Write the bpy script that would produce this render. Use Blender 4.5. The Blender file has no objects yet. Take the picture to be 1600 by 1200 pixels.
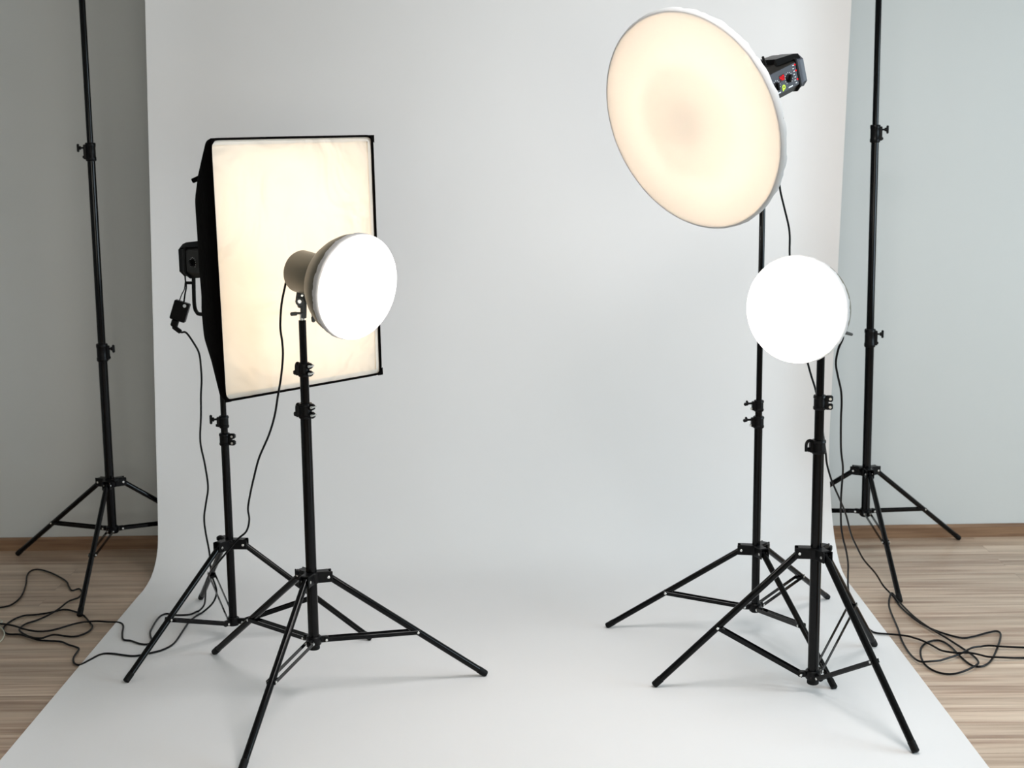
import bpy, bmesh, math, random
from mathutils import Vector, Matrix, noise
random.seed(4)
V = Vector
sc = bpy.context.scene
COL = sc.collection
PI = math.pi

# ------------------------------------------------------------------ camera frame
FPX = 2176.35
CO = V((0.10268731, 0, 1.68152511))
CR = V((0.99992071, 0.00370635, -0.01203513))
CU = V((0.01123598, 0.16896329, 0.9855583))
CF = V((-0.00568632, 0.98561538, -0.16890825))

def ray(x, y):
    return CF + CR * ((x - 800) / FPX) + CU * ((600 - y) / FPX)

def at(x, y, Y):
    """point of the sight line through photo pixel (x, y) at distance Y into the room"""
    d = ray(x, y)
    return CO + d * ((Y - CO.y) / d.y)

def fl(x, y, z=0.0):
    """point on the floor under photo pixel (x, y)"""
    d = ray(x, y)
    return CO + d * ((z - CO.z) / d.z)

# ------------------------------------------------------------------ materials
def mat(name, col, rough=0.5, metal=0.0, coat=0.0, spec=0.5, emis=None, es=0.0):
    m = bpy.data.materials.new(name); m.use_nodes = True
    b = m.node_tree.nodes['Principled BSDF']
    b.inputs['Base Color'].default_value = (*col, 1)
    b.inputs['Roughness'].default_value = rough
    b.inputs['Metallic'].default_value = metal
    b.inputs['Coat Weight'].default_value = coat
    b.inputs['Specular IOR Level'].default_value = spec
    if emis:
        b.inputs['Emission Color'].default_value = (*emis, 1)
        b.inputs['Emission Strength'].default_value = es
    return m

def bump(m, scale, strength, dist=0.002, stretch=None, detail=3):
    nt = m.node_tree; b = nt.nodes['Principled BSDF']
    tc = nt.nodes.new('ShaderNodeTexCoord'); mp = nt.nodes.new('ShaderNodeMapping')
    if stretch: mp.inputs['Scale'].default_value = stretch
    n = nt.nodes.new('ShaderNodeTexNoise'); n.inputs['Scale'].default_value = scale; n.inputs['Detail'].default_value = detail
    bp = nt.nodes.new('ShaderNodeBump'); bp.inputs['Strength'].default_value = strength; bp.inputs['Distance'].default_value = dist
    nt.links.new(tc.outputs['Object'], mp.inputs[0]); nt.links.new(mp.outputs[0], n.inputs[0])
    nt.links.new(n.outputs[0], bp.inputs['Height']); nt.links.new(bp.outputs[0], b.inputs['Normal'])
    return m

def mottled(name, c1, c2, scale, rough, stretch=(1, 1, 1), spec=0.5):
    m = mat(name, c1, rough, spec=spec); nt = m.node_tree; b = nt.nodes['Principled BSDF']
    tc = nt.nodes.new('ShaderNodeTexCoord'); mp = nt.nodes.new('ShaderNodeMapping'); mp.inputs['Scale'].default_value = stretch
    n = nt.nodes.new('ShaderNodeTexNoise'); n.inputs['Scale'].default_value = scale; n.inputs['Detail'].default_value = 4
    r = nt.nodes.new('ShaderNodeValToRGB')
    r.color_ramp.elements[0].position = .35; r.color_ramp.elements[0].color = (*c1, 1)
    r.color_ramp.elements[1].position = .65; r.color_ramp.elements[1].color = (*c2, 1)
    nt.links.new(tc.outputs['Object'], mp.inputs[0]); nt.links.new(mp.outputs[0], n.inputs[0])
    nt.links.new(n.outputs[0], r.inputs[0]); nt.links.new(r.outputs[0], b.inputs['Base Color'])
    return m

def cloth(name, col, trans, creased=False):
    """thin diffuser cloth that lets light through"""
    m = bpy.data.materials.new(name); m.use_nodes = True; nt = m.node_tree
    for n in list(nt.nodes):
        if n.type == 'BSDF_PRINCIPLED': nt.nodes.remove(n)
    out = [n for n in nt.nodes if n.type == 'OUTPUT_MATERIAL'][0]
    d = nt.nodes.new('ShaderNodeBsdfDiffuse'); t = nt.nodes.new('ShaderNodeBsdfTranslucent'); mx = nt.nodes.new('ShaderNodeMixShader')
    d.inputs[0].default_value = (*col, 1); t.inputs[0].default_value = (*col, 1); mx.inputs[0].default_value = trans
    if creased:
        tc = nt.nodes.new('ShaderNodeTexCoord'); n = nt.nodes.new('ShaderNodeTexNoise'); n.inputs['Scale'].default_value = 4; n.inputs['Detail'].default_value = 2; n.inputs['Distortion'].default_value = 1.5
        bp = nt.nodes.new('ShaderNodeBump'); bp.inputs['Strength'].default_value = 1; bp.inputs['Distance'].default_value = .03
        nt.links.new(tc.outputs['Object'], n.inputs[0]); nt.links.new(n.outputs[0], bp.inputs['Height'])
        nt.links.new(bp.outputs[0], d.inputs['Normal']); nt.links.new(bp.outputs[0], t.inputs['Normal'])
    nt.links.new(d.outputs[0], mx.inputs[1]); nt.links.new(t.outputs[0], mx.inputs[2]); nt.links.new(mx.outputs[0], out.inputs[0])
    return m

M = {}
M['tube'] = mat('black_powder_coat', (.0008, .0008, .0012), .12, spec=.2)
M['plastic'] = bump(mat('black_plastic', (.0018, .0018, .0022), .34, spec=.16), 300, .15, .0005)
M['rubber'] = mat('black_rubber', (.002, .002, .002), .6, spec=.2)
M['cable'] = mat('cable_rubber', (.002, .002, .003), .35, spec=.18)
M['white_cable'] = mat('ivory_cable', (.55, .55, .45), .5)
M['silver'] = mat('bright_steel', (.75, .75, .73), .25, 1.0)
M['grey_metal'] = mat('grey_cast_metal', (.07, .075, .075), .45, .3)
M['panel'] = bump(mat('grey_panel_plastic', (.05, .053, .064), .45, spec=.3), 260, .1, .0004)
M['housing'] = bump(mat('charcoal_housing', (.007, .006, .005), .36, spec=.35), 260, .1, .0004)
M['guard'] = mat('slate_bumper_plastic', (.045, .048, .062), .45)
M['print'] = mat('white_print', (.75, .78, .8), .5)
M['green'] = mat('lime_print', (.55, .85, .02), .5)
M['red'] = mat('red_segment', (.3, .0, .002), .6, spec=.1, emis=(1, .004, .012), es=.75)
M['darkred'] = mat('dark_red_window', (.04, .002, .002), .2)
M['shell'] = bump(mat('black_softbox_fabric', (.0015, .001, .001), .9, spec=.05), 40, .5, .004)
M['lining'] = mat('silver_lining', (.9, .89, .87), .5, .3)
M['dish_white'] = mat('white_enamel', (.85, .84, .82), .5)
M['lamp_grey'] = mat('satin_grey_lamp', (.14, .125, .09), .42, .25)
M['sock'] = cloth('white_diffuser_cloth', (.80, .80, .81), .5)
M['soft_cloth'] = cloth('softbox_diffuser_cloth', (.86, .82, .76), .5, True)
M['hem'] = cloth('diffuser_hem_cloth', (.8, .77, .72), .30, True)
M['paper'] = bump(mottled('white_seamless_paper', (.85, .835, .832), (.836, .821, .818), 1.3, .85, spec=.25), 1.6, .25, .01)
M['wall'] = bump(mottled('painted_plaster', (.60, .61, .60), (.585, .595, .585), .8, .8, spec=.2), 60, .12, .001)
M['ceiling'] = mat('white_ceiling', (.55, .54, .52), .9)
M['frame'] = mat('white_window_frame', (.8, .8, .8), .4)
M['card'] = mat('brown_cardboard', (.3, .2, .12), .8)

def wood_floor():
    m = mat('laminate_floor', (.5, .4, .3), .34, spec=.5); nt = m.node_tree; b = nt.nodes['Principled BSDF']
    N = nt.nodes.new; L = nt.links.new
    tc = N('ShaderNodeTexCoord')
    def noise_(sx, sy, scale, detail, rough=.55):
        mp = N('ShaderNodeMapping'); mp.inputs['Scale'].default_value = (sx, sy, 1)
        n = N('ShaderNodeTexNoise'); n.inputs['Scale'].default_value = scale; n.inputs['Detail'].default_value = detail; n.inputs['Roughness'].default_value = rough
        L(tc.outputs['Object'], mp.inputs[0]); L(mp.outputs[0], n.inputs[0]); return n, mp
    # boards: rows of staggered strips, each with its own offset into the grain
    br = N('ShaderNodeTexBrick'); br.offset = .37; br.inputs['Scale'].default_value = 1
    br.inputs['Brick Width'].default_value = 1.25; br.inputs['Row Height'].default_value = .096
    br.inputs['Mortar Size'].default_value = .0008; br.inputs['Mortar Smooth'].default_value = .6
    br.inputs['Color1'].default_value = (0, 0, 0, 1); br.inputs['Color2'].default_value = (1, 1, 1, 1); br.inputs['Mortar'].default_value = (.5, .5, .5, 1)
    L(tc.outputs['Object'], br.inputs[0])
    add = N('ShaderNodeVectorMath'); add.operation = 'MULTIPLY_ADD'; add.inputs[1].default_value = (7, 3, 5)
    L(br.outputs['Color'], add.inputs[0]); L(tc.outputs['Object'], add.inputs[2])
    def gn(sx, sy, scale, detail, rough=.55):
        mp = N('ShaderNodeMapping'); mp.inputs['Scale'].default_value = (sx, sy, 1)
        n = N('ShaderNodeTexNoise'); n.inputs['Scale'].default_value = scale; n.inputs['Detail'].default_value = detail; n.inputs['Roughness'].default_value = rough
        L(add.outputs[0], mp.inputs[0]); L(mp.outputs[0], n.inputs[0]); return n
    g1 = gn(.75, 17, 1.7, 4, .5); g2 = gn(.5, 9, 1.2, 3); g3 = gn(1.6, 70, 1.5, 3, .7)
    r1 = N('ShaderNodeValToRGB'); e = r1.color_ramp.elements
    e[0].position = .26; e[0].color = (.30, .20, .14, 1)
    e[1].position = .75; e[1].color = (.70, .58, .47, 1)
    x = e.new(.38); x.color = (.42, .30, .225, 1)
    x = e.new(.48); x.color = (.55, .425, .33, 1)
    x = e.new(.60); x.color = (.62, .50, .395, 1)
    L(g1.outputs[0], r1.inputs[0])
    r2 = N('ShaderNodeValToRGB'); e = r2.color_ramp.elements
    e[0].position = .35; e[0].color = (.80, .77, .74, 1); e[1].position = .62; e[1].color = (1.08, 1.06, 1.04, 1)
    L(g2.outputs[0], r2.inputs[0])
    mx = N('ShaderNodeMix'); mx.data_type = 'RGBA'; mx.blend_type = 'MULTIPLY'; mx.inputs[0].default_value = 1
    L(r1.outputs[0], mx.inputs[6]); L(r2.outputs[0], mx.inputs[7])
    r3 = N('ShaderNodeValToRGB'); e = r3.color_ramp.elements
    e[0].position = .36; e[0].color = (.88, .86, .84, 1); e[1].position = .55; e[1].color = (1.02, 1.02, 1.02, 1)
    L(g3.outputs[0], r3.inputs[0])
    mx2 = N('ShaderNodeMix'); mx2.data_type = 'RGBA'; mx2.blend_type = 'MULTIPLY'; mx2.inputs[0].default_value = 1
    L(mx.outputs[2], mx2.inputs[6]); L(r3.outputs[0], mx2.inputs[7])
    # per-board tint and thin joints
    r4 = N('ShaderNodeValToRGB'); e = r4.color_ramp.elements
    e[0].color = (.90, .88, .86, 1); e[1].color = (1.06, 1.05, 1.04, 1)
    L(br.outputs['Color'], r4.inputs[0])
    mx3 = N('ShaderNodeMix'); mx3.data_type = 'RGBA'; mx3.blend_type = 'MULTIPLY'; mx3.inputs[0].default_value = 1
    L(mx2.outputs[2], mx3.inputs[6]); L(r4.outputs[0], mx3.inputs[7])
    mx4 = N('ShaderNodeMix'); mx4.data_type = 'RGBA'
    L(br.outputs['Fac'], mx4.inputs[0]); L(mx3.outputs[2], mx4.inputs[6]); mx4.inputs[7].default_value = (.22, .15, .1, 1)
    L(mx4.outputs[2], b.inputs['Base Color'])
    bp = N('ShaderNodeBump'); bp.inputs['Strength'].default_value = .12; bp.inputs['Distance'].default_value = .001
    L(g3.outputs[0], bp.inputs['Height']); L(bp.outputs[0], b.inputs['Normal'])
    return m
M['floor'] = wood_floor()
M['baseboard'] = mottled('brown_wood_baseboard', (.17, .088, .045), (.29, .17, .095), 2.2, .45, (1.2, 14, 26))

# ------------------------------------------------------------------ mesh helpers (all in world metres)
def nb(): return bmesh.new()

def frame(ax, up=V((0, 0, 1))):
    ax = V(ax).normalized()
    r = ax.cross(up)
    if r.length < 1e-4: r = ax.cross(V((0, 1, 0)))
    r.normalize(); u = r.cross(ax).normalized()
    return r, u, ax

def ring_loft(bm, rings, closed=True, cap=True):
    """rings: list of lists of points, lofted; caps both ends"""
    vs = [[bm.verts.new(p) for p in rg] for rg in rings]
    n = len(vs[0])
    for a, b in zip(vs, vs[1:]):
        for i in range(n if closed else n - 1):
            j = (i + 1) % n
            try: bm.faces.new((a[i], a[j], b[j], b[i]))
            except ValueError: pass
    if cap:
        try: bm.faces.new(list(reversed(vs[0]))); bm.faces.new(vs[-1])
        except ValueError: pass
    return vs

def tube(bm, p0, p1, r0, r1=None, seg=20, bev=0.0):
    r1 = r0 if r1 is None else r1
    p0, p1 = V(p0), V(p1); r, u, ax = frame(p1 - p0); L = (p1 - p0).length
    st = [(0, r0), (L, r1)]
    if bev: st = [(0, r0 - bev), (bev, r0), (L - bev, r1), (L, r1 - bev)]
    ring_loft(bm, [[p0 + ax * s + r * (q * math.cos(t)) + u * (q * math.sin(t)) for t in [2 * PI * i / seg for i in range(seg)]] for s, q in st])

def lathe(bm, o, ax, prof, seg=48, capends=False, wob=None):
    """prof: (distance along ax, radius)"""
    o = V(o); r, u, ax = frame(ax)
    rings = []
    for k, (s, q) in enumerate(prof):
        rg = []
        for i in range(seg):
            t = 2 * PI * i / seg
            qq, ss = (q, s) if not wob else wob(k, i, q, s)
            rg.append(o + ax * ss + r * (qq * math.cos(t)) + u * (qq * math.sin(t)))
        rings.append(rg)
    ring_loft(bm, rings, cap=capends)

def box(bm, c, X, Y, Z, sx, sy, sz, bev=0.0):
    """box centred at c, axes X Y Z, full sizes"""
    c = V(c); X, Y, Z = V(X), V(Y), V(Z)
    b = min(bev, sx * .45, sy * .45, sz * .45)
    pts = []
    def sec(hx, hy, z, ch):
        return [c + X * a + Y * d + Z * z for a, d in
                ((hx, hy - ch), (hx - ch, hy), (-hx + ch, hy), (-hx, hy - ch), (-hx, -hy + ch), (-hx + ch, -hy), (hx - ch, -hy), (hx, -hy + ch))]
    if b <= 0:
        s = [[c + X * a * sx / 2 + Y * d * sy / 2 + Z * z for a, d in ((1, 1), (-1, 1), (-1, -1), (1, -1))] for z in (-sz / 2, sz / 2)]
        ring_loft(bm, s)
    else:
        ring_loft(bm, [sec(sx / 2 - b, sy / 2 - b, -sz / 2, b * .6), sec(sx / 2, sy / 2, -sz / 2 + b, b), sec(sx / 2, sy / 2, sz / 2 - b, b), sec(sx / 2 - b, sy / 2 - b, sz / 2, b * .6)])

def bar(bm, p0, p1, w, h, up=V((0, 0, 1)), bev=.0):
    p0, p1 = V(p0), V(p1); r, u, ax = frame(p1 - p0, up)
    box(bm, (p0 + p1) / 2, r, u, ax, w, h, (p1 - p0).length, bev)

def catmull(pts, k=6):
    pts = [V(p) for p in pts]
    P = [pts[0] * 2 - pts[1]] + pts + [pts[-1] * 2 - pts[-2]]
    out = []
    for i in range(1, len(P) - 2):
        a, b, c, d = P[i - 1:i + 3]
        for j in range(k):
            t = j / k
            out.append(.5 * ((2 * b) + (c - a) * t + (2 * a - 5 * b + 4 * c - d) * t * t + (3 * b - a - 3 * c + d) * t ** 3))
    out.append(pts[-1]); return out

def sweep(bm, pts, r, seg=10):
    pts = [V(p) for p in pts]
    T = [(pts[min(i + 1, len(pts) - 1)] - pts[max(i - 1, 0)]).normalized() for i in range(len(pts))]
    n = T[0].orthogonal().normalized(); rings = []
    for i, p in enumerate(pts):
        n = (n - T[i] * n.dot(T[i])).normalized(); b = T[i].cross(n)
        rings.append([p + n * (r * math.cos(t)) + b * (r * math.sin(t)) for t in [2 * PI * k / seg for k in range(seg)]])
    ring_loft(bm, rings)

ORG = {}
def thing(name, label, cat, loc, group=None):
    o = bpy.data.objects.new(name, None); COL.objects.link(o)
    o.empty_display_size = .05; o.location = loc
    o['label'] = label; o['category'] = cat
    if group: o['group'] = group
    ORG[o] = V(loc); return o

def part(name, bm, m, parent=None, smooth=True, label=None, cat=None, group=None, kind=None, angle=35, loc=None):
    org = ORG[parent] if parent else V(loc or (0, 0, 0))
    bmesh.ops.recalc_face_normals(bm, faces=bm.faces)
    for v in bm.verts: v.co -= org
    me = bpy.data.meshes.new(name)
    if smooth:
        for f in bm.faces: f.smooth = True
        for e in bm.edges:
            if len(e.link_faces) == 2 and e.calc_face_angle(0) > math.radians(angle): e.smooth = False
    bm.to_mesh(me); bm.free()
    me.materials.append(m if not isinstance(m, str) else M[m])
    o = bpy.data.objects.new(name, me); COL.objects.link(o)
    if parent: o.parent = parent
    else: o.location = org
    ORG[o] = org
    if label: o['label'] = label
    if cat: o['category'] = cat
    if group: o['group'] = group
    if kind: o['kind'] = kind
    return o

# ------------------------------------------------------------------ the room
XL, XR, YF, CEIL = -3.3, 5.2, -2.2, 2.95
def wy(x): return 5.775 + .0136 * x          # face of the back wall
def slab(name, m, x0, x1, y0, y1, z0, z1, **k):
    bm = nb(); box(bm, ((x0 + x1) / 2, (y0 + y1) / 2, (z0 + z1) / 2), (1, 0, 0), (0, 1, 0), (0, 0, 1), x1 - x0, y1 - y0, z1 - z0)
    return part(name, bm, m, smooth=False, kind='structure', **k)
slab('floor', 'floor', XL - .1, XR + .1, YF - .1, 6.0, -.1, 0)
slab('ceiling', 'ceiling', XL - .1, XR + .1, YF - .1, 6.0, CEIL, CEIL + .1)
bm = nb()
ring_loft(bm, [[V((x, wy(x), 0)), V((x, wy(x), CEIL)), V((x, wy(x) + .15, CEIL)), V((x, wy(x) + .15, 0))] for x in (XL - .1, XR + .1)])
part('wall_back', bm, 'wall', smooth=False, kind='structure')
slab('wall_left', 'wall', XL - .1, XL, YF, 5.7, 0, CEIL)
# right wall with its window opening
WY0, WY1, WZ0, WZ1 = 1.2, 4.3, .5, 2.45
bm = nb()
def bx(x0, x1, y0, y1, z0, z1): box(bm, ((x0 + x1) / 2, (y0 + y1) / 2, (z0 + z1) / 2), (1, 0, 0), (0, 1, 0), (0, 0, 1), x1 - x0, y1 - y0, z1 - z0)
bx(XR, XR + .2, YF, WY0, 0, CEIL); bx(XR, XR + .2, WY1, 5.8, 0, CEIL); bx(XR, XR + .2, WY0, WY1, 0, WZ0); bx(XR, XR + .2, WY0, WY1, WZ1, CEIL)
part('wall_right', bm, 'wall', smooth=False, kind='structure')
def window(name, axis, c, a0, a1, z0, z1, n):
    bm2 = nb(); t = .06
    def b2(p0, p1, q0, q1):
        lo = (c, p0, q0) if axis == 'x' else (p0, c, q0); hi = (c + .07, p1, q1) if axis == 'x' else (p1, c + .07, q1)
        cc = [(lo[i] + hi[i]) / 2 for i in range(3)]; s = [hi[i] - lo[i] for i in range(3)]
        box(bm2, cc, (1, 0, 0), (0, 1, 0), (0, 0, 1), *s, .004)
    b2(a0, a1, z0, z0 + t); b2(a0, a1, z1 - t, z1)
    for k in range(n + 1):
        x = a0 + (a1 - a0 - t) * k / n; b2(x, x + t, z0 + t, z1 - t)
    return part(name, bm2, 'frame', smooth=False, kind='structure')
window('window_1', 'x', XR + .06, WY0, WY1, WZ0, WZ1, 2)
# front wall (behind the photographer) with a window opening added for fill light
FX0, FX1, FZ0, FZ1 = -1.2, 3.0, .6, 2.0
bm = nb()
bx(XL, FX0, YF - .2, YF, 0, CEIL); bx(FX1, XR, YF - .2, YF, 0, CEIL); bx(FX0, FX1, YF - .2, YF, 0, FZ0); bx(FX0, FX1, YF - .2, YF, FZ1, CEIL)
part('wall_front', bm, 'wall', smooth=False, kind='structure')
window('fill_window', 'y', YF - .13, FX0, FX1, FZ0, FZ1, 3)  # unseen window added to carry the frontal fill
# baseboard on the back wall, with a rounded top edge
bm = nb()
pr = [(0, 0), (0, .056), (-.006, .056), (-.011, .052), (-.013, .045), (-.014, 0)]
ring_loft(bm, [[V((x, wy(x) + a, z)) for a, z in pr] for x in (XL, XR)])
part('baseboard_back', bm, 'baseboard', smooth=False, kind='structure')

# ------------------------------------------------------------------ white paper backdrop
prof = [(0.9, 0), (2, 0), (3, 0), (4, 0), (4.6, 0), (5.0, 0), (5.10, .0), (5.16, .002), (5.22, .006), (5.28, .015), (5.33, .033), (5.376, .062), (5.408, .096), (5.428, .13), (5.443, .17),
        (5.458, .22), (5.472, .28), (5.485, .35), (5.495, .43), (5.50, .52), (5.50, .8), (5.50, 1.1), (5.50, 1.5), (5.50, 1.9), (5.50, 2.3), (5.50, 2.615)]
ROLL = V((0, 5.545, 2.62))
bm = nb()
rows = []
NX = 60
for (y, z) in prof:
    t = min(1, max(0, z - .08) / .4)
    xl = -1.362 * (1 - t) + (-1.380 + .031 * z) * t
    xr = 1.362 * (1 - t) + (1.334 + .0236 * z) * t
    row = []
    for i in range(NX + 1):
        u = i / NX; x = xl + (xr - xl) * u
        # the hanging paper curls a little forward of its plane at the side edges
        e = max(0, abs(u - .5) * 2 - .84) / .16
        dy = (-.060 if u > .5 else -.022) * e * e * t
        if u > .5: x -= .013 * e * e * t * (1 if z > .05 else 0)
        lift = .0
        if z == 0 and y > 1: lift = .0035 * max(0, (abs(u - .5) * 2 - .93) / .07) ** 2
        row.append(V((x, y + dy * (1 if z > .05 else 0), z + lift + .0012)))
    rows.append(row)
rows.append([V((x.x, 5.505, 2.645)) for x in rows[-1]])
# sheet with a real thickness: front face, back face and thin edges
rings = []
for k, row in enumerate(rows):
    d = rows[min(k + 1, len(rows) - 1)][NX // 2] - rows[max(k - 1, 0)][NX // 2]
    off = V((0, d.z, -d.y)).normalized() * .0011
    rings.append(row + [p + off for p in reversed(row)])
ring_loft(bm, rings)
backdrop = part('paper_backdrop', bm, 'paper', smooth=True, angle=60,
     label='wide seamless sheet of white paper hanging behind the lamps and sweeping over the floor', cat='backdrop')
bm = nb(); tube(bm, (-1.31, 5.545, 2.635), (1.40, 5.545, 2.635), .043, seg=32); part('paper_roll', bm, 'paper', backdrop)

# ------------------------------------------------------------------ stands
def clampring(st, zc, h, r, pos, kind, d, d2=None, fs=1.0, es=1.0):
    """locking collar round a pole; kind 'knob', 'wing', 'flip', 'ears'"""
    d = V(d).normalized(); s = V((-d.y, d.x, 0)); z = V((0, 0, 1))
    a, b = pos(zc - h / 2), pos(zc + h / 2)
    bm = nb(); ax = (b - a).normalized()
    lathe(bm, a, ax, [(0, r * .8), (0, r + .003), (.003, r + .005), (h * .2, r + .005), (h * .24, r + .0035), (h * .76, r + .0035), (h * .8, r + .005), (h - .003, r + .005), (h, r + .003), (h, r * .8)], seg=28)
    c = pos(zc)
    # split lug carrying the screw
    box(bm, c + d * (r + .006), d, s, z, .012, .016, h * .8, .002)
    cl = part('clamp', bm, 'plastic', st)
    if kind == 'knob':
        q = c + z * h * .22 + d * (r + .010)
        bm = nb(); tube(bm, q, q + d * .014, .0035, seg=12)
        tube(bm, q + d * .010, q + d * .022, .0075, seg=14, bev=.0015)
        box(bm, q + d * .021, d, s, z, .009, .012, .032, .003)
        part('knob', bm, 'plastic', cl)
        bm = nb(); tube(bm, c - z * h * .28 + d * (r + .008), c - z * h * .28 + d * (r + .016), .005, seg=12, bev=.001); part('bolt', bm, 'plastic', cl)
    elif kind == 'wing':
        q = c + z * h * .22 + d * (r + .006)
        bm = nb(); tube(bm, q, q + d * .022, .0035, seg=12)
        bar(bm, q + d * .018, q + d * .034 + z * -.003, .009, .011, bev=.003)
        bar(bm, q + d * .020, q + d * .026 + z * .010, .007, .007, bev=.002)
        part('wing_screw', bm, 'plastic', cl)
        bm = nb(); tube(bm, c - z * h * .25 + d * (r + .008), c - z * h * .25 + d * (r + .017), .0048, seg=12, bev=.001); part('bolt', bm, 'silver', cl)
    elif kind in ('ears', 'flip'):
        e = d if kind == 'ears' else -d
        if kind == 'flip':
            q = c + z * h * .32 + d * r
            bm = nb(); sweep(bm, catmull([q, q + d * .010 * fs + z * .006, q + d * .018 * fs + z * .003, q + d * .022 * fs - z * .006, q + d * .022 * fs - z * .027], 4), .0048, 8)
            box(bm, c - z * h * .2 + d * (r + .010), d, s, z, .018, .010, .014, .003)
            part('flip_lever', bm, 'plastic', cl)
        if kind == 'ears' or d2:
            e = V(d2).normalized() if d2 else d
            s2 = V((-e.y, e.x, 0))
            for k in (-1, 1):
                cc = c + z * (k * h * .27) + e * (r + .013 * es)
                bm = nb(); box(bm, cc, e, s2, z, .024 * es, .018, h * .42, .004); ear = part('ear', bm, 'plastic', cl)
                bm = nb(); q = cc + e * .004 - V((0, .0095, 0)); tube(bm, cc + e * .004 + s2 * .011, cc + e * .004 - s2 * .011, .0042, seg=12); part('bolt', bm, 'silver', cl)
    return cl

def stand(name, label, cat, group, X, Y, th, sg, R, hc, hb, zbot, r0, rl, tubes, clamps, lean=0.0, top=None, leanz0=.4):
    """tubes: (z_from, z_to, radius, part name); th: first leg's bearing"""
    st = thing(name, label, cat, (X, Y, 0), group)
    pos = lambda z: V((X + lean * (z - leanz0), Y, z))
    z = V((0, 0, 1))
    for (za, zb, r, nm) in tubes:
        bm = nb(); tube(bm, pos(za), pos(zb), r, seg=28, bev=.0012)
        # shallow guide grooves down the tube
        part(nm, bm, 'tube', st)
    bm = nb(); tube(bm, pos(zbot - .002), pos(zbot + .018), r0 + .0016, seg=24, bev=.002); part('end_cap', bm, 'rubber', st)
    # upper spider
    bm = nb(); lathe(bm, pos(hc - .036), z, [(0, r0), (0, r0 + .007), (.003, r0 + .009), (.03, r0 + .009), (.034, r0 + .006), (.034, r0)], seg=28)
    for k in range(3):
        t = th + sg * k * 2 * PI / 3; u = V((math.cos(t), math.sin(t), 0)); s = V((-u.y, u.x, 0))
        for w in (-1, 1):
            box(bm, pos(hc - .019) + u * .036 + s * (w * (rl + .0035)), u, s, z, .054, .0045, .034, .0015)
        box(bm, pos(hc - .004) + u * .030, u, s, z, .046, 2 * rl + .010, .005, .0015)
    spider = part('leg_bracket', bm, 'plastic', st)
    # locking knob of the spider, on the side away from the first leg
    t = th + PI * .93; u = V((math.cos(t), math.sin(t), 0))
    bm = nb(); q = pos(hc - .008) + u * (r0 + .006); tube(bm, q, q + u * .016 + z * .004, .004, seg=12)
    box(bm, q + u * .020 + z * .006, u, V((-u.y, u.x, 0)), z, .010, .024, .016, .003); part('knob', bm, 'plastic', spider)
    # lower hub
    bm = nb(); lathe(bm, pos(hb - .014), z, [(0, r0), (0, r0 + .005), (.003, r0 + .007), (.025, r0 + .007), (.028, r0 + .004), (.028, r0)], seg=28)
    for k in range(3):
        t = th + sg * k * 2 * PI / 3; u = V((math.cos(t), math.sin(t), 0)); s = V((-u.y, u.x, 0))
        box(bm, pos(hb) + u * (r0 + .016), u, s, z, .026, .014, .020, .003)
    hub = part('brace_hub', bm, 'plastic', st)
    for k in range(3):
        t = th + sg * k * 2 * PI / 3; u = V((math.cos(t), math.sin(t), 0)); s = V((-u.y, u.x, 0))
        top_ = pos(hc - .02) + u * .05; foot = V((X, Y, rl * .80)) + u * R
        d = (foot - top_).normalized()
        bm = nb(); tube(bm, top_ - d * .008, foot - d * .022, rl, seg=18, bev=.001); leg = part('leg', bm, 'tube', st)
        bm = nb(); tube(bm, foot - d * .030, foot + d * .004, rl + .0007, rl + .0004, seg=18, bev=.0025); part('rubber_foot', bm, 'rubber', leg)
        bm = nb(); tube(bm, top_ - s * (rl + .0075), top_ + s * (rl + .0075), .0045, seg=12, bev=.0008); part('rivet', bm, 'silver', spider)
        # brace: two flat bars either side of the leg
        j = top_ + (foot - top_) * .558; h = pos(hb) + u * (r0 + .021)
        bm = nb(); dd = (j - h).normalized(); up = s.cross(dd)
        for w in (-1, 1):
            box(bm, (h + j) / 2 + s * (w * (rl + .0016)), s, up, dd, .0022, .013, (j - h).length + .014, .0008)
        # U-shaped bridge joining the two bars near the leg
        box(bm, h.lerp(j, .94), s, up, dd, 2 * rl + .004, .011, .012, .001)
        brace = part('brace', bm, 'tube', st)
        bm = nb(); tube(bm, j - s * (rl + .0055), j + s * (rl + .0055), .0042, seg=12, bev=.0008); part('rivet', bm, 'silver', brace)
        bm = nb(); tube(bm, h - s * (rl + .0055), h + s * (rl + .0055), .0042, seg=12, bev=.0008); part('rivet', bm, 'silver', hub)
    for c in clamps:
        clampring(st, *c[:3], pos, *c[3:])
    if top:
        za, zb = top; bm = nb(); tube(bm, pos(za), pos(zb), .008, seg=16, bev=.001); part('spigot', bm, 'silver', st)
    return st, pos

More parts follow.
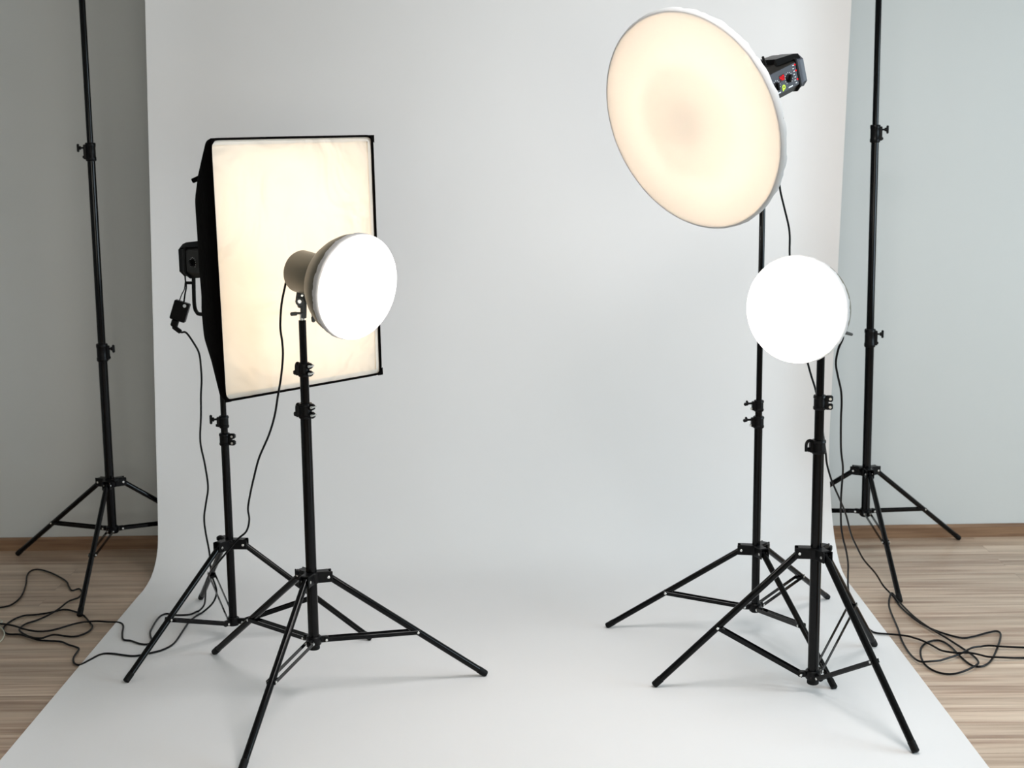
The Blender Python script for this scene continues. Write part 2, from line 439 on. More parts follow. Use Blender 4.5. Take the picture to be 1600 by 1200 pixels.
R_ = math.radians
GL, GB = 'tripod light stands on the paper', 'tall stands beside the backdrop'
Lf, Rt = (-1, -.15, 0), (1, -.25, 0)
AX, AY = -.542, 4.102
stA, posA = stand('light_stand', 'black tripod stand under the grey cylinder lamp, one leg running out of the picture bottom', 'light stand', GL,
    AX, AY, R_(16.5), 1, .545, .405, .184, .157, .0165, .0108,
    [(.157, .905, .0165, 'lower_tube'), (.90, 1.03, .0135, 'middle_tube'), (1.02, 1.178, .0112, 'upper_tube')],
    [(.905, .046, .0165, 'flip', Lf, (1, -.5, 0), .42, .62), (1.030, .042, .0135, 'flip', Lf, (1, -.5, 0), .42, .6)], lean=.0015, top=(1.17, 1.20))
BX, BY = -.902, 4.627
stB, posB = stand('light_stand', 'black tripod stand holding up the rectangular softbox, knobbed and eared clamps just below it', 'light stand', GL,
    BX, BY, R_(-3.7), 1, .479, .362, .065, .053, .0138, .0100,
    [(.053, .712, .0138, 'lower_tube'), (.70, .775, .0118, 'middle_tube'), (.76, 1.145, .0098, 'upper_tube')],
    [(.710, .042, .0138, 'ears', Rt), (.770, .042, .0118, 'knob', Lf)], lean=.001)
CX, CY = .904, 4.601
stC, posC = stand('light_stand', 'black tripod stand under the big round dish, two wing screws on its left side', 'light stand', GL,
    CX, CY, R_(168.9), -1, .512, .328, .105, .089, .0138, .0100,
    [(.089, .755, .0138, 'lower_tube'), (.745, .815, .0118, 'middle_tube'), (.80, 1.715, .0098, 'upper_tube')],
    [(.754, .040, .0138, 'wing', Lf), (.810, .038, .0118, 'wing', Lf)], lean=.0)
DX, DY = .998, 4.095
stD, posD = stand('light_stand', 'black tripod stand under the small white disc lamp, nearest stand on the right', 'light stand', GL,
    DX, DY, R_(173.4), -1, .486, .468, .060, .031, .0168, .0108,
    [(.031, .785, .0168, 'lower_tube'), (.775, .915, .0142, 'middle_tube'), (.905, 1.12, .0118, 'upper_tube')],
    [(.779, .042, .0168, 'flip', Lf), (.914, .045, .0142, 'ears', Rt)], lean=-.001)
EX, EY = -1.541, 5.415
stE, posE = stand('background_stand', 'tall black stand left of the white paper, rising out of the top of the picture', 'backdrop stand', GB,
    EX, EY, R_(152.6), 1, .545, .391, .180, .171, .0176, .0102,
    [(.171, .90, .0176, 'lower_tube'), (.89, 1.68, .0150, 'middle_tube'), (1.67, 2.60, .0122, 'upper_tube')],
    [(.898, .070, .0176, 'knob', (1, -.2, 0)), (1.676, .070, .0150, 'knob', (-1, -.2, 0))], lean=.0048)
FX, FY = 1.495, 5.478
stF, posF = stand('background_stand', 'tall black stand right of the white paper, its feet against the pale wall', 'backdrop stand', GB,
    FX, FY, R_(30), -1, .545, .389, .201, .185, .0170, .0102,
    [(.185, .92, .0170, 'lower_tube'), (.91, 1.71, .0148, 'middle_tube'), (1.70, 2.60, .0118, 'upper_tube')],
    [(.912, .072, .0170, 'knob', (1, -.2, 0)), (1.709, .068, .0148, 'knob', (1, -.2, 0))], lean=-.0058)
bm = nb(); tube(bm, (-1.62, 5.46, 2.635), (1.62, 5.50, 2.635), .014, seg=20)
part('crossbar', bm, 'tube', label='black crossbar spanning the two tall stands and carrying the paper roll', cat='crossbar')

# ------------------------------------------------------------------ lamps
def nrm(az, el):
    az, el = R_(az), R_(el); return V((math.sin(az) * math.cos(el), -math.cos(az) * math.cos(el), math.sin(el)))

def lamp_light(name, kind, loc, n, power, col, size=.05, size_y=None, spread=None):
    l = bpy.data.lights.new(name, kind); l.energy = power; l.color = col
    if kind == 'AREA':
        l.shape = 'RECTANGLE' if size_y else 'DISK'; l.size = size
        if size_y: l.size_y = size_y
    else: l.shadow_soft_size = size
    o = bpy.data.objects.new(name, l); COL.objects.link(o); o.location = loc
    r, u, a = frame(n)
    o.matrix_world = Matrix(((r.x, u.x, -a.x, loc[0]), (r.y, u.y, -a.y, loc[1]), (r.z, u.z, -a.z, loc[2]), (0, 0, 0, 1)))
    return o

def sock_mesh(c, n, R, wrap, bulge, seed, amp):
    bk = -n
    rnd = random.Random(seed); ph = [rnd.uniform(0, 6.28) for _ in range(6)]
    def wob(k, i, q, s):
        t = 2 * PI * i / 144
        if k < 6: return q, s
        f = (k - 5) / 4
        w = amp * f * (math.sin(23 * t + ph[0]) * .5 + math.sin(41 * t + ph[1]) * .3 + math.sin(67 * t + ph[2]) * .35 + math.sin(9 * t + ph[3]) * .3)
        return q + w, s + w * 1.5
    bm = nb()
    pr = [(-bulge, .0005)] + [(-bulge * (1 - f * f), R * f) for f in (.25, .5, .75, .92)] + [(0.0, R * .992), (.003, R * 1.002), (wrap * .4, R * 1.008), (wrap * .75, R * 1.010), (wrap, R * 1.007)]
    lathe(bm, c, bk, pr, seg=144, wob=wob)
    return bm

def reflector_lamp(label, pole, c, az, el, R, cat='lamp'):
    n = nrm(az, el); bk = -n
    lp = thing('reflector_lamp', label, cat, pole, 'round lamps with white cloth fronts')
    th = .0018
    out = [(.004, R), (.03, R + .001), (.05, R - .004), (.075, R - .016), (.10, R - .033), (.12, R - .052), (.137, R - .074), (.148, R - .092)]
    bm = nb()
    prof_ = out + [(s - .001, q - .004) for s, q in reversed(out)]
    lathe(bm, c, bk, prof_ + [prof_[0]], seg=72)
    refl = part('reflector', bm, 'lamp_grey', lp)
    bm = nb(); lathe(bm, c, bk, [(s, q - .006) for s, q in out if s > .01] + [(.150, .001)], seg=72)
    part('lining', bm, 'dish_white', refl)
    part('diffuser', sock_mesh(c, n, R + .003, .022, .006, int(az * 7), .0009), 'sock', lp)
    bm = nb(); rb = .063
    lathe(bm, c, bk, [(.138, .0), (.138, rb - .004), (.142, rb), (.250, rb), (.258, rb - .004), (.262, rb - .012), (.262, 0)], seg=56)
    body = part('housing', bm, 'lamp_grey', lp)
    r, u, _ = frame(bk)
    bm = nb()
    for k in range(14):
        t = 2 * PI * k / 14; q = c + bk * .2625 + (r * math.cos(t) + u * math.sin(t)) * .035
        box(bm, q, r, u, bk, .006, .006, .002)
    part('vents', bm, 'plastic', body)
    return lp, body, n

# lamp A (left)
cA = V((-.354, 3.955, 1.287)); nA_az, nA_el = 49.5, -8
lampA, bodyA, nA = reflector_lamp('grey cylinder lamp with glowing white round front, in front of the softbox', (AX, AY, 1.18), cA, nA_az, nA_el, .150)
YA = AY - .0
bm = nb()
axA = cA - nA * .20
stem0, stem1 = posA(1.19), at(475, 466, YA)
p = at(474, 497, YA); q = at(474.5, 470, YA)
tube(bm, p, q, .0095, seg=18, bev=.0015)
tube(bm, at(468.5, 471, YA - .02), at(468.5, 471, YA + .014), .0135, seg=24, bev=.002)
bar(bm, at(470, 482, YA), at(478, 460, YA + .01), .018, .022, bev=.003)
bar(bm, at(468, 470, YA + .002), at(471, 452, YA + .012), .024, .016, bev=.003)
br = part('swivel_bracket', bm, 'grey_metal', lampA)
bm = nb(); tube(bm, at(468, 471, YA - .026), at(468, 471, YA - .018), .0065, seg=16, bev=.0015); tube(bm, at(472, 462, YA - .024), at(472, 462, YA - .012), .0035, seg=12); part('bolt', bm, 'silver', br)
bm = nb(); tube(bm, at(474, 489.5, YA - .008), at(463, 489.5, YA - .012), .0035, seg=12)
tube(bm, at(464.5, 490, YA - .012), at(453.5, 491, YA - .014), .0058, seg=14, bev=.0025); part('locking_screw', bm, 'grey_metal', br)
bm = nb(); sweep(bm, catmull([at(484, 476, YA), at(486.5, 484, YA), at(488.5, 491, YA), at(489, 496, YA)], 5), .0038, 10)
tube(bm, at(489, 494, YA), at(490, 503.5, YA), .006, seg=14, bev=.0028); part('tilt_lever', bm, 'grey_metal', br)
lamp_light('bulb_cylinder_lamp', 'POINT', cA - nA * .10, nA, 30, (1, .96, .93), .045)

# lamp D (right, small disc)
cD = V((.8905, 3.955, 1.2085))
lampD, bodyD, nD = reflector_lamp('small round lamp on the right, glowing white disc seen almost face-on', (DX, DY, 1.12), cD, -35.4, 0, .151)
bm = nb(); tube(bm, posD(1.105), posD(1.150), .0095, seg=18, bev=.0015)
tube(bm, posD(1.145) + V((-.018, 0, 0)), posD(1.145) + V((.018, 0, 0)), .012, seg=20, bev=.002)
br = part('swivel_bracket', bm, 'grey_metal', lampD)
bm = nb(); tube(bm, posD(1.128), at(1318, 519, 4.03), .0035, seg=12); tube(bm, at(1316, 518.5, 4.03), at(1332.5, 523, 4.03), .0062, .0042, seg=14, bev=.002); part('tilt_lever', bm, 'grey_metal', br)
lamp_light('bulb_disc_lamp', 'POINT', cD - nD * .10, nD, 30, (1, .96, .93), .045)

# ------------------------------------------------------------------ strobe heads
def octagon(c, r, u, w, h, ch):
    return [c + r * a + u * b for a, b in ((w, h - ch), (w - ch, h), (-w + ch, h), (-w, h - ch), (-w, -h + ch), (-w + ch, -h), (w - ch, -h), (w, -h + ch))]

def strobe(label, loc, c, n, L0, L1, side, pm='panel', gm='guard'):
    """flash head behind front centre c, from L0 to L1 back along its axis; side = +-1 picks the face with the panel"""
    bk = -n; r, u, _ = frame(bk); sd = r * side
    hd = thing('strobe_head', label, 'flash head', loc, 'studio flash heads')
    W, H, ch = .050, .055, .018
    bm = nb()
    ring_loft(bm, [octagon(c + bk * L, r, u, W * k, H * k, ch * k) for L, k in ((L0, .8), (L0 + .004, .86), (L0 + .03, .88), (L0 + .034, 1), (L1 - .028, 1))])
    housing = part('housing', bm, 'housing', hd, angle=20)
    # rear bumper, waisted and flared at the end, with a solid inset back
    bm = nb()
    ring_loft(bm, [octagon(c + bk * L, r, u, W * a, H * b, ch) for L, a, b in
                   ((L1 - .032, 1.04, 1.02), (L1 - .029, 1.07, 1.04), (L1 - .020, 1.04, 1.00), (L1 - .010, 1.05, .97), (L1 - .002, 1.10, .99), (L1, 1.05, .95), (L1 - .005, .90, .84))])
    guard = part('rear_bumper', bm, gm, hd, angle=25)
    # carrying handle: a hood rising off the top towards the back
    bm = nb()
    def sec(L, w, z0, z1): return [c + bk * L + r * a + u * z for a, z in ((w, z0), (w * .85, z1), (-w * .85, z1), (-w, z0))]
    ring_loft(bm, [sec(L1 - .122, W * .75, H - .006, H - .001), sec(L1 - .116, W * .85, H - .006, H + .015), sec(L1 - .106, W * .9, H - .006, H + .014),
                   sec(L1 - .03, W * .98, H - .010, H + .006), sec(L1 - .008, W * 1.0, H - .014, H - .001), sec(L1 + .001, W * .95, H - .020, H - .010)])
    part('carry_handle', bm, 'plastic', hd, angle=25)
    # dark seam line between body and bumper
    bm = nb()
    ring_loft(bm, [octagon(c + bk * L, r, u, W * 1.09, H * 1.09, ch) for L in (L1 - .040, L1 - .032)])
    part('seam_band', bm, 'rubber', hd, angle=25)
    # control panel plate on one side
    bm = nb(); PL0, PL1 = L0 + .045, L1 - .041
    pc = c + bk * ((PL0 + PL1) / 2) + sd * (W + .0008)
    box(bm, pc, bk, u, sd, PL1 - PL0, (H - ch) * 2 - .002, .003, .001)
    pan = part('control_panel', bm, pm, hd, smooth=False)
    F = lambda L, z, o=.0028: c + bk * L + u * z + sd * (W + o)     # L back along axis, z up
    return hd, pan, F, (bk, u, sd), (PL0, PL1), housing

def dial(pan, F, ax, L, z, R, ang):
    bk, u, sd = ax
    bm = nb(); lathe(bm, F(L, z, .002), sd, [(0, R), (.003, R), (.005, R * .9), (.005, 0)], seg=24)
    dd = bk * math.cos(ang) + u * math.sin(ang); ss = sd.cross(dd)
    box(bm, F(L, z, .010), dd, ss, sd, R * 1.8, R * .7, .010, .002)
    d = part('dial', bm, 'plastic', pan)
    bm = nb()
    for k in range(11):
        t = R_(-45 + 27 * k); q = F(L, z, .0026) + (bk * math.cos(t) + u * math.sin(t)) * R * 1.38
        box(bm, q, bk, u, sd, .0022, .0022, .0006)
    part('scale_marks', bm, 'print', pan, smooth=False)

# head of lamp C (big dish)
cC = V((.632, 4.35, 1.7429)); nC = nrm(-49.3, -19.1); RC = .346
headC, panC, FC, axC, (P0, P1), housC = strobe('dark flash head with a lit control panel, behind the big round lamp', (CX, CY, 1.715), cC, nC, .215, .520, 1)
bk, u_, sd = axC
if sd.dot(CO - cC) < 0: print('panel side faces away from camera')
dial(panC, FC, axC, P1 - .046, -.002, .0135, R_(55))
dial(panC, FC, axC, P1 - .112, -.008, .0135, R_(85))
bm = nb(); box(bm, FC(P1 - .079, .010, .0026), bk, u_, sd, .026, .020, .0012); disp = part('display', bm, 'darkred', panC, smooth=False)
def seg7(bm, L, z, w, h, code):
    t = .0022; o = .0036
    S_ = {'a': (0, h / 2, 1), 'g': (0, 0, 1), 'd': (0, -h / 2, 1), 'f': (-w / 2, h / 4, 0), 'b': (w / 2, h / 4, 0), 'e': (-w / 2, -h / 4, 0), 'c': (w / 2, -h / 4, 0)}
    for k in code:
        a, b, hor = S_[k]
        box(bm, FC(L + a, z + b, o), bk, u_, sd, w if hor else t, t if hor else h / 2, .0006)
bm = nb(); seg7(bm, P1 - .085, .010, .007, .013, 'fgbc'); seg7(bm, P1 - .073, .010, .007, .013, 'abcdef')
box(bm, FC(P1 - .079, .0035, .0036), bk, u_, sd, .002, .002, .0006)
part('digits', bm, 'red', disp, smooth=False)
# round lime-green mark with a dark centre and a short tail
bm = nb(); lathe(bm, FC(P1 - .078, -.021, .0026), sd, [(0, .008), (.0008, .008), (.0008, .0035), (0, .0035)], seg=24)
box(bm, FC(P1 - .084, -.028, .003), bk, u_, sd, .005, .008, .0008); part('green_mark', bm, 'green', panC, smooth=False)
bm = nb(); lathe(bm, FC(P1 - .078, -.021, .0027), sd, [(0, .0034), (.0004, .0034), (.0004, 0)], seg=16)
part('mark_centre', bm, 'panel', panC, smooth=False)
bm = nb()
for k in range(7): box(bm, FC(P1 - .013 - (.003 if k % 2 else 0), .030 - .0095 * k, .0026), bk, u_, sd, .007, .0022, .0006)
box(bm, FC(P1 - .044, -.030, .0026), bk, u_, sd, .022, .0035, .0006); box(bm, FC(P1 - .108, -.031, .0026), bk, u_, sd, .022, .0035, .0006)
part('lettering', bm, 'print', panC, smooth=False)
for k in (0, 2, 5):
    bm = nb(); tube(bm, FC(P1 - .005, .030 - .0095 * k, .001), FC(P1 - .005, .030 - .0095 * k, .0045), .0028, seg=12); part('indicator_light', bm, 'red', panC)
bm = nb(); tube(bm, at(1197, 104, 4.47), at(1191.5, 88, 4.47), .0042, seg=12, bev=.002); part('release_lever', bm, 'plastic', headC)
bm = nb(); p = cC - nC * .372
tube(bm, posC(1.70), posC(1.765), .013, seg=18, bev=.002)
tube(bm, posC(1.77) + V((0, -.03, 0)), posC(1.77) + V((0, .03, 0)), .018, seg=20, bev=.002)
bar(bm, posC(1.77), posC(1.83), .03, .03, up=V((0, 1, 0)), bev=.004)
br = part('swivel_bracket', bm, 'plastic', headC)

# big round dish with its cloth
dish = thing('beauty_dish', 'big wide dish lamp covered with a glowing warm cloth, top right of the paper', 'lamp', cC - nC * .2)
bm = nb()
out = [(.004, RC - .002), (.018, RC), (.03, RC - .006), (.055, RC - .035), (.085, RC - .09), (.115, RC - .15), (.14, RC - .205), (.16, RC - .25), (.175, RC - .275), (.215, RC - .280)]
pr = out + [(s - .003, q - .004) for s, q in reversed(out)]
lathe(bm, cC, -nC, pr + [pr[0]], seg=96); part('dish', bm, 'lamp_grey', dish)
bm = nb(); lathe(bm, cC, -nC, [(s - .004, q - .007) for s, q in out[1:-1]] + [(.176, .001)], seg=96); part('lining', bm, 'dish_white', dish)
bm = nb(); lathe(bm, cC, -nC, [(.095, .001), (.095, .074), (.097, .078), (.100, .074), (.100, .001)], seg=40)
for k in range(3):
    t = 2 * PI * k / 3; r, u, _ = frame(-nC); w = r * math.cos(t) + u * math.sin(t)
    tube(bm, cC - nC * .099 + w * .06, cC - nC * .17 + w * .06, .002, seg=8)
part('deflector', bm, 'dish_white', dish)
part('diffuser', sock_mesh(cC, nC, RC + .002, .021, .010, 5, .0017), 'sock', dish)
lamp_light('bulb_dish', 'POINT', cC - nC * .150, nC, 6.9, (1, .785, .57), .03)

# ------------------------------------------------------------------ softbox
cS = V((-.573, 4.3, 1.328)); nS = nrm(46.1, 0); WS, HS = .616, .773
sr = V((math.cos(R_(46.1)), math.sin(R_(46.1)), 0)); roll = R_(.67); up = V((0, 0, 1))
srr = sr * math.cos(roll) + up * math.sin(roll) * 1; suu = up * math.cos(roll) - sr * math.sin(roll)
soft = thing('softbox', 'tall rectangular softbox, black fabric shell with a glowing cream front, on the left', 'softbox', (BX, BY, 1.14))
def rrect(L, w, h, e, wr=0, seed=0, n=96):
    """superellipse-like section; e = exponent, larger is squarer"""
    pts = []
    for i in range(n):
        t = 2 * PI * i / n; ct, s_ = math.cos(t), math.sin(t)
        a = abs(ct) ** (2 / e) * (1 if ct > 0 else -1); b = abs(s_) ** (2 / e) * (1 if s_ > 0 else -1)
        k = 1 + wr * noise.noise(V((a * 2, b * 2, L * 9 + seed)))
        pts.append(cS - nS * L + srr * (a * w * k) + suu * (b * h * k))
    return pts
w2, h2 = WS / 2, HS / 2
secs = [(-.008, w2 - .007, h2 - .005, 40, 0), (-.012, w2 - .003, h2 - .001, 40, 0), (-.006, w2, h2 + .002, 40, 0), (.02, w2 + .001, h2 + .002, 24, .006), (.06, w2 - .010, h2 - .020, 12, .02),
        (.11, w2 - .030, h2 - .055, 9, .04), (.17, w2 - .058, h2 - .105, 7, .05), (.23, w2 - .095, h2 - .165, 5, .05), (.28, w2 - .140, h2 - .225, 4, .04), (.33, .105, .11, 2.6, .02), (.36, .080, .080, 2, 0), (.385, .074, .074, 2, 0)]
bm = nb(); ring_loft(bm, [rrect(L, w, h, e, wr, 3) for L, w, h, e, wr in secs], cap=False)
inner = [(L + .002, w - .006, h - .006, e, wr) for L, w, h, e, wr in secs if L > .0]
shell = part('shell', bm, 'shell', soft, angle=50)
bm = nb(); ring_loft(bm, [rrect(L, w, h, e, wr, 3) for L, w, h, e, wr in inner], cap=False)
part('lining', bm, 'lining', shell)
# front cloth: gently creased, stretched from the corners
bm = nb(); NXs, NYs = 40, 50; grid = []
for j in range(NYs + 1):
    row = []
    for i in range(NXs + 1):
        a = (i / NXs * 2 - 1); b = (j / NYs * 2 - 1)
        ew = .0022 * math.sin(b * 9 + 1) * (abs(a) ** 6); eh = .0022 * math.sin(a * 11) * (abs(b) ** 6)
        x = a * (w2 - .008) - a * abs(ew); y = b * (h2 - .006) + eh
        k = max(0, abs(a) + abs(b) - 1.94) / .06      # cut corners
        x -= math.copysign(.010 * k, a); y -= math.copysign(.010 * k, b)
        d = .004 * (1 - a * a) * (1 - b * b) + .0016 * noise.noise(V((a * 3 + b * 2, b * 2 - a, 1.3))) * min(1, (1 - abs(a)) * 8) * 1.0
        cr = (1 - min(1, abs(abs(a) - abs(b)) * 9)) * max(0, abs(a) - .55) * .006
        row.append(cS + nS * (d - cr) + srr * x + suu * y)
    grid.append(row)
ring_loft(bm, grid, closed=False, cap=False)
part('front_diffuser', bm, 'soft_cloth', soft, label='glowing cream cloth')
# hem: a doubled border of cloth, a little in front of the front cloth
bm = nb()
outer = []; inn = []
n_ = 120
for i in range(n_):
    t = i / n_ * 4; sdn = int(t); f = (t - sdn) * 2 - 1
    a, b = [(1, f), (-f, 1), (-1, -f), (f, -1)][sdn]
    wv = .0022 * noise.noise(V((a * 4, b * 4, 7)))
    outer.append(cS + nS * .0026 + srr * (a * (w2 - .007)) + suu * (b * (h2 - .005)))
    ins = (.013 if a > .99 else .005 if a < -.99 else .012) ; insv = .013
    outer_a = a * (w2 - .007 - (.013 if a > 0 else .004) + wv) ; outer_b = b * (h2 - .005 - .014 + wv)
    inn.append(cS + nS * .0030 + srr * outer_a + suu * outer_b)
ring_loft(bm, [outer, inn], cap=False)
part('hem', bm, 'hem', soft, label='slightly duller cloth border of the glowing front')
# corner pockets of the shell
for a in (-1, 1):
    for b in (-1, 1):
        bm = nb(); cc = cS + nS * .011 + srr * (a * (w2 - .001)) + suu * (b * (h2 + .001))
        pts0 = [cc, cc - srr * (a * .020), cc - suu * (b * .024)]
        ring_loft(bm, [pts0, [p_ + nS * .003 for p_ in pts0]]); part('corner_pocket', bm, 'shell', soft, smooth=False)
# loose fabric tab on the shell's rear side
bm = nb(); q = at(306, 279, 4.30); bar(bm, q + V((.015, 0, .004)), at(300.5, 283, 4.30), .018, .014, bev=.002); part('fabric_tab', bm, 'shell', soft)
bm = nb(); lathe(bm, cS, -nS, [(.372, .060), (.372, .088), (.376, .092), (.394, .092), (.398, .086), (.398, .060), (.372, .060)], seg=40); part('speed_ring', bm, 'plastic', soft)
lamp_light('bulb_softbox', 'AREA', cS - nS * .10, nS, 1.75, (1, .775, .53), .54, .68)

headB, panB, FB, axB, (Q0, Q1), housB = strobe('black flash head sticking out behind the left side of the softbox', (BX, BY, 1.145), cS + V((0, 0, -.014)), nS, .385, .592, -1, 'housing', 'plastic')  # panel takes the darker housing colour, standing in for its backlit shade
dial(panB, FB, axB, Q1 - .04, -.004, .0125, R_(60))
bm = nb(); YB = 4.70
pth = [at(303, 408, YB), at(302.5, 430, YB), at(303, 460, YB), at(304, 478, YB), at(307, 487, YB - .01), at(314, 491, YB - .03), posB(1.140)]
sweep(bm, catmull(pth, 6), .0066, 12)
tube(bm, posB(1.125), posB(1.17), .014, seg=18, bev=.002)
tube(bm, at(302, 442, YB), at(291, 442, YB), .0052, seg=10)
bar(bm, cS - nS * .455 + V((0, 0, .0)), posB(1.15), .024, .03, up=V((0, 1, 0)), bev=.003)
part('mounting_arm', bm, 'plastic', headB)

# ------------------------------------------------------------------ small box hanging on the softbox lamp's lead
ab = thing('inline_power_box', 'small flat black box dangling on a lead beside the softbox', 'power box', at(283, 485, 4.74))
YK = 4.74
pc = at(281.5, 486, YK); ang = R_(-19)
bu = V((math.sin(-ang), 0, math.cos(ang))); brr = V((math.cos(ang), 0, -math.sin(-ang)))
brr = V((bu.z, 0, -bu.x))
bm = nb(); box(bm, pc, brr, V((0, 1, 0)), bu, .054, .026, .068, .003); part('casing', bm, 'plastic', ab)
bm = nb(); q = pc + bu * .024 + brr * .012; tube(bm, q + V((0, -.012, 0)), q + V((0, -.0145, 0)), .0058, seg=18); part('round_label', bm, 'print', ab, label='tiny round pale sticker')
bm = nb(); q = pc - bu * .034 - brr * .006
box(bm, q - bu * .012, brr, V((0, 1, 0)), bu, .024, .020, .026, .004)
bar(bm, q - bu * .024 - brr * .004, q - bu * .036 + brr * .030, .018, .014, bev=.004); part('plug', bm, 'rubber', ab)
plug_end = q - bu * .036 + brr * .030
bm = nb()
sweep(bm, catmull([at(288.5, 418, YK - .01), at(289.5, 436, YK), at(291, 448, YK), at(289, 460, YK), pc + bu * .033 + brr * .004], 5), .0028, 8); part('lead', bm, 'cable', ab)
bm = nb(); sweep(bm, catmull([at(289.5, 440, YK), at(288, 452, YK), at(284, 460, YK), pc + bu * .033 - brr * .012], 5), .0018, 8); part('thin_wire', bm, 'cable', ab)

# ------------------------------------------------------------------ cables
LAY = {}
def lay(pts, r):
    """raise a cable where it crosses one that already lies there"""
    H = []
    for i, p in enumerate(pts):
        need = 0
        if p.z < .03:
            k = (int(p.x // .008), int(p.y // .008))
            for a in (-1, 0, 1):
                for b in (-1, 0, 1):
                    for (ci, ii, z) in LAY.get((k[0] + a, k[1] + b), ()):
                        if ci != lay.n or abs(ii - i) > 14: need = max(need, z + 2 * r - p.z)
            LAY.setdefault(k, []).append((lay.n, i, min(.03, p.z + need)))
        H.append(need)
    H0 = H[:]; n = len(H)
    H = [max(H0[j] * (.5 + .5 * math.cos(PI * (i - j) / 15)) for j in range(max(0, i - 14), min(n, i + 15))) for i in range(n)]
    lay.n += 1
    return [V((p.x, p.y, p.z + min(h, .03))) for p, h in zip(pts, H)]
lay.n = 0

def cable(label, segs, r=.0034, m='cable', k=7):
    """segs: list of (x, y) floor points, (x, y, Y) points at distance Y, or Vectors"""
    P = []
    for s in segs:
        if isinstance(s, Vector): P.append(s)
        elif len(s) == 2: P.append(fl(s[0], s[1], r + .0016))
        else: P.append(at(*s))
    pts = catmull(P, k)
    for p in pts: p.z = max(p.z, r + .0016)
    pts = lay(pts, r)
    bm = nb(); sweep(bm, pts, r, 10)
    return part('cable', bm, m, label=label, cat='cable', group=None)

def c4(*pp): return [(x / 4, 840 + y / 4) for x, y in pp]
# softbox lead: box -> floor -> tangle on the dark boards -> out to the left
cable('black cable from the hanging box by the softbox into the tangle on the left floorboards',
    [plug_end, (291, 520, 4.74), (302, 535, 4.74), (311, 552, 4.745), (314, 575, 4.75), (315, 595, 4.75), (314, 617, 4.755), (314, 650, 4.76), (313, 690, 4.77), (320, 725, 4.78), (325, 760, 4.79), (322, 785, 4.80),
     (319, 808, 4.81), (321, 830, 4.82), (327, 862, 4.84), (329, 885, 4.86), (332, 902, 4.88), (338, 920, 4.90), (337, 933, 4.90), (330, 945, 4.89)] +
    [(315, 958), (297, 970), (285, 987), (272, 1005), (255, 1015), (232, 1021)] +
    c4((830, 740), (700, 725), (630, 730), (560, 765), (500, 795), (465, 785), (460, 750), (492, 700), (478, 685), (430, 670), (380, 650), (300, 645), (240, 640), (180, 622), (120, 605), (60, 604), (28, 590), (25, 558), (80, 515), (150, 488),
       (240, 480), (330, 465), (400, 450), (460, 460), (520, 485), (560, 530), (578, 560), (540, 595), (460, 620), (340, 615), (260, 640), (190, 632), (130, 600), (125, 575), (160, 540), (240, 515), (310, 490), (370, 455), (430, 405), (490, 375),
       (512, 345), (495, 320), (450, 330), (430, 305), (410, 270), (330, 225), (250, 200), (200, 205), (170, 235), (160, 300), (130, 370), (70, 420), (0, 437), (-60, 440)))
cable('black cable dropping from the grey cylinder lamp and running over the softbox stand',
    [(447, 440, 4.13), (445.5, 447, 4.13), (440, 475, 4.14), (438, 510, 4.15), (441, 535, 4.16), (442, 557, 4.17), (439, 590, 4.19), (434, 620, 4.21), (429, 650, 4.24), (420, 680, 4.27), (405, 715, 4.32), (397, 745, 4.36), (391, 772, 4.42),
     (387.5, 795, 4.46), (389.5, 812, 4.50), (385, 830, 4.54), (372, 842, 4.565), (355, 862, 4.58), (340, 880, 4.61), (330, 892, 4.65), (322, 910, 4.72), (321, 930, 4.80), (319, 945, 4.86)] +
    [(310, 955), (297, 960), (275, 961), (260, 959), (248, 965)] + c4((945, 575), (940, 612), (950, 645), (930, 665), (880, 665), (820, 645), (772, 637), (765, 600), (770, 550), (740, 530), (660, 532), (580, 535), (480, 545), (350, 575), (240, 592), (160, 585), (80, 560), (0, 549), (-60, 545)))
c6 = lambda *pp: [(1200 + x / 3.158, 820 + y / 3.158) for x, y in pp]
cable('black cable falling from the big round lamp to the coiled loops on the right floorboards',
    [cC - nC * .41 - frame(-nC)[1] * .052, cC - nC * .415 - frame(-nC)[1] * .075, (1206, 215, 4.63), (1210, 255, 4.62), (1217, 284, 4.62), (1220, 302, 4.62), (1226, 327, 4.62), (1232, 352, 4.62), (1234, 370, 4.62), (1234, 400, 4.61), (1238, 450, 4.58), (1247, 510, 4.55), (1262, 567, 4.52), (1267.5, 587, 4.51), (1275, 612, 4.50), (1282, 650, 4.50), (1287, 685, 4.50),
     (1290, 707, 4.51), (1292.5, 727, 4.53), (1300, 752, 4.57), (1312, 780, 4.63), (1322, 805, 4.70), (1330, 835, 4.78), (1340, 857, 4.86), (1350, 875, 4.93), (1368, 896, 5.02), (1380, 915, 5.07)] +
    c6((612, 347), (650, 400), (710, 455), (770, 495), (850, 530), (950, 557), (1010, 552), (1080, 533), (1130, 525), (1148, 545), (1130, 610), (1100, 670), (1060, 697), (1010, 695), (960, 660), (900, 600), (850, 572), (800, 575), (760, 600), (753, 640),
       (775, 690), (830, 725), (900, 737), (970, 728), (1030, 700), (1033, 675), (990, 630), (900, 575), (800, 520), (720, 462), (650, 392), (617, 350), (603, 356), (598, 410), (640, 510), (660, 570), (700, 640), (740, 680), (780, 685), (850, 675), (940, 650),
       (1010, 615), (1080, 605), (1150, 610), (1263, 610), (1400, 606)))
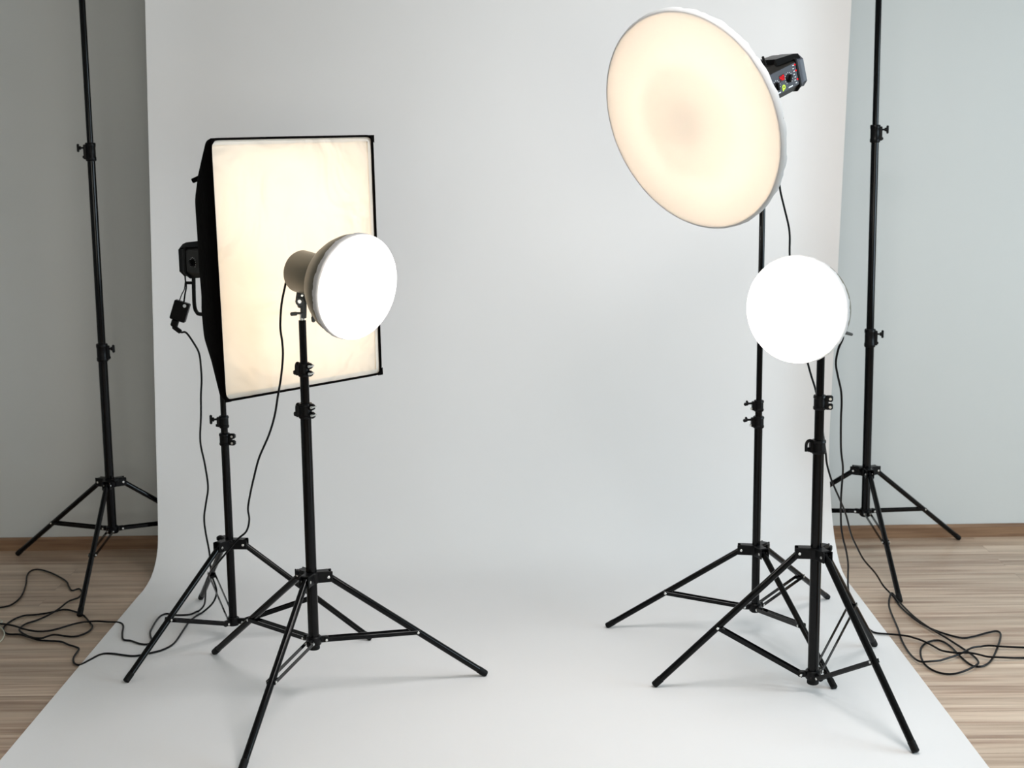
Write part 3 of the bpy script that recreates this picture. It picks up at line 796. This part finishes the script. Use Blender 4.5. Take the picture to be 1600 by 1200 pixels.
cable('black cable hanging from the small disc lamp, running out to the right under the loops',
    [(1310, 505, 4.16), (1317.5, 525, 4.16), (1310, 545, 4.17), (1306, 567, 4.18), (1309, 587, 4.20), (1314, 610, 4.22), (1315, 630, 4.24), (1314, 655, 4.27), (1314, 700, 4.33), (1317, 730, 4.38), (1316, 750, 4.42), (1314, 780, 4.47), (1314, 817, 4.54),
     (1317, 840, 4.58), (1322, 860, 4.63), (1325, 880, 4.68), (1325, 897, 4.72), (1325, 915, 4.76), (1328, 935, 4.79), (1335, 955, 4.81)] + [(1345, 973)] +
    c6((490, 508), (530, 535), (600, 548), (700, 560), (770, 585), (860, 630), (920, 650), (1000, 651), (1100, 662), (1180, 662), (1263, 657), (1400, 655)))
cable('thin ivory cable curling in at the left picture edge', [(-30, 966), (-6, 965.5), (0, 969), (3.6, 973), (0, 976), (-7, 978), (-7, 981), (0, 982), (5, 987), (7, 993), (4, 1000), (-2, 1004), (-14, 1008), (-30, 1010)], r=.0022, m='white_cable', k=5)

# ------------------------------------------------------------------ light
def win_light(name, loc, d, w, h, power, col):
    l = bpy.data.lights.new(name, 'AREA'); l.shape = 'RECTANGLE'; l.size = w; l.size_y = h; l.energy = power; l.color = col
    o = bpy.data.objects.new(name, l); COL.objects.link(o)
    r, u, a = frame(V(d))
    o.matrix_world = Matrix(((r.x, u.x, -a.x, loc[0]), (r.y, u.y, -a.y, loc[1]), (r.z, u.z, -a.z, loc[2]), (0, 0, 0, 1)))
win_light('daylight_right_window', (XR + .19, (WY0 + WY1) / 2, (WZ0 + WZ1) / 2), (-1, 0, 0), WY1 - WY0 - .02, WZ1 - WZ0 - .02, 196, (.71, .89, 1.0))
win_light('front_fill_light', ((FX0 + FX1) / 2, YF - .19, (FZ0 + FZ1) / 2), (0, 1, 0), FX1 - FX0 - .02, FZ1 - FZ0 - .02, 60, (1.0, .95, .80))  # warm fill added behind the camera to light the paper from the front
lamp_light('ceiling_fill_lamp', 'AREA', (.9, 3.6, CEIL - .06), V((0, 0, -1)), 36, (1, .98, .97), 1.0)  # unseen lamp added to brighten the paper floor from above
bm = nb(); lathe(bm, (.9, 3.6, CEIL - .05), (0, 0, 1), [(0, .01), (0, .55), (.05, .55)], seg=48)
part('ceiling_fill_lamp', bm, 'frame', label='flat round white lamp added on the ceiling, out of view, to brighten the floor', cat='added lamp')

w = bpy.data.worlds.new('sky'); sc.world = w; w.use_nodes = True
w.node_tree.nodes['Background'].inputs[0].default_value = (.75, .87, 1, 1); w.node_tree.nodes['Background'].inputs[1].default_value = .6

# ------------------------------------------------------------------ camera
cam = bpy.data.cameras.new('camera'); co = bpy.data.objects.new('camera', cam); COL.objects.link(co)
cam.sensor_width = 36; cam.lens = FPX / 1600 * 36; cam.clip_start = .05
cam.dof.use_dof = True; cam.dof.focus_distance = 4.35; cam.dof.aperture_fstop = 4.0
co.matrix_world = Matrix(((CR.x, CU.x, -CF.x, CO.x), (CR.y, CU.y, -CF.y, CO.y), (CR.z, CU.z, -CF.z, CO.z), (0, 0, 0, 1)))
sc.camera = co
sc.view_settings.view_transform = 'Standard'
try: sc.view_settings.look = 'None'
except Exception: pass
sc.view_settings.gamma = 1; sc.view_settings.use_curve_mapping = False
sc.view_settings.exposure = 0
sc.cycles.use_denoising = True
sc.cycles.max_bounces = 10; sc.cycles.diffuse_bounces = 6; sc.cycles.transmission_bounces = 6
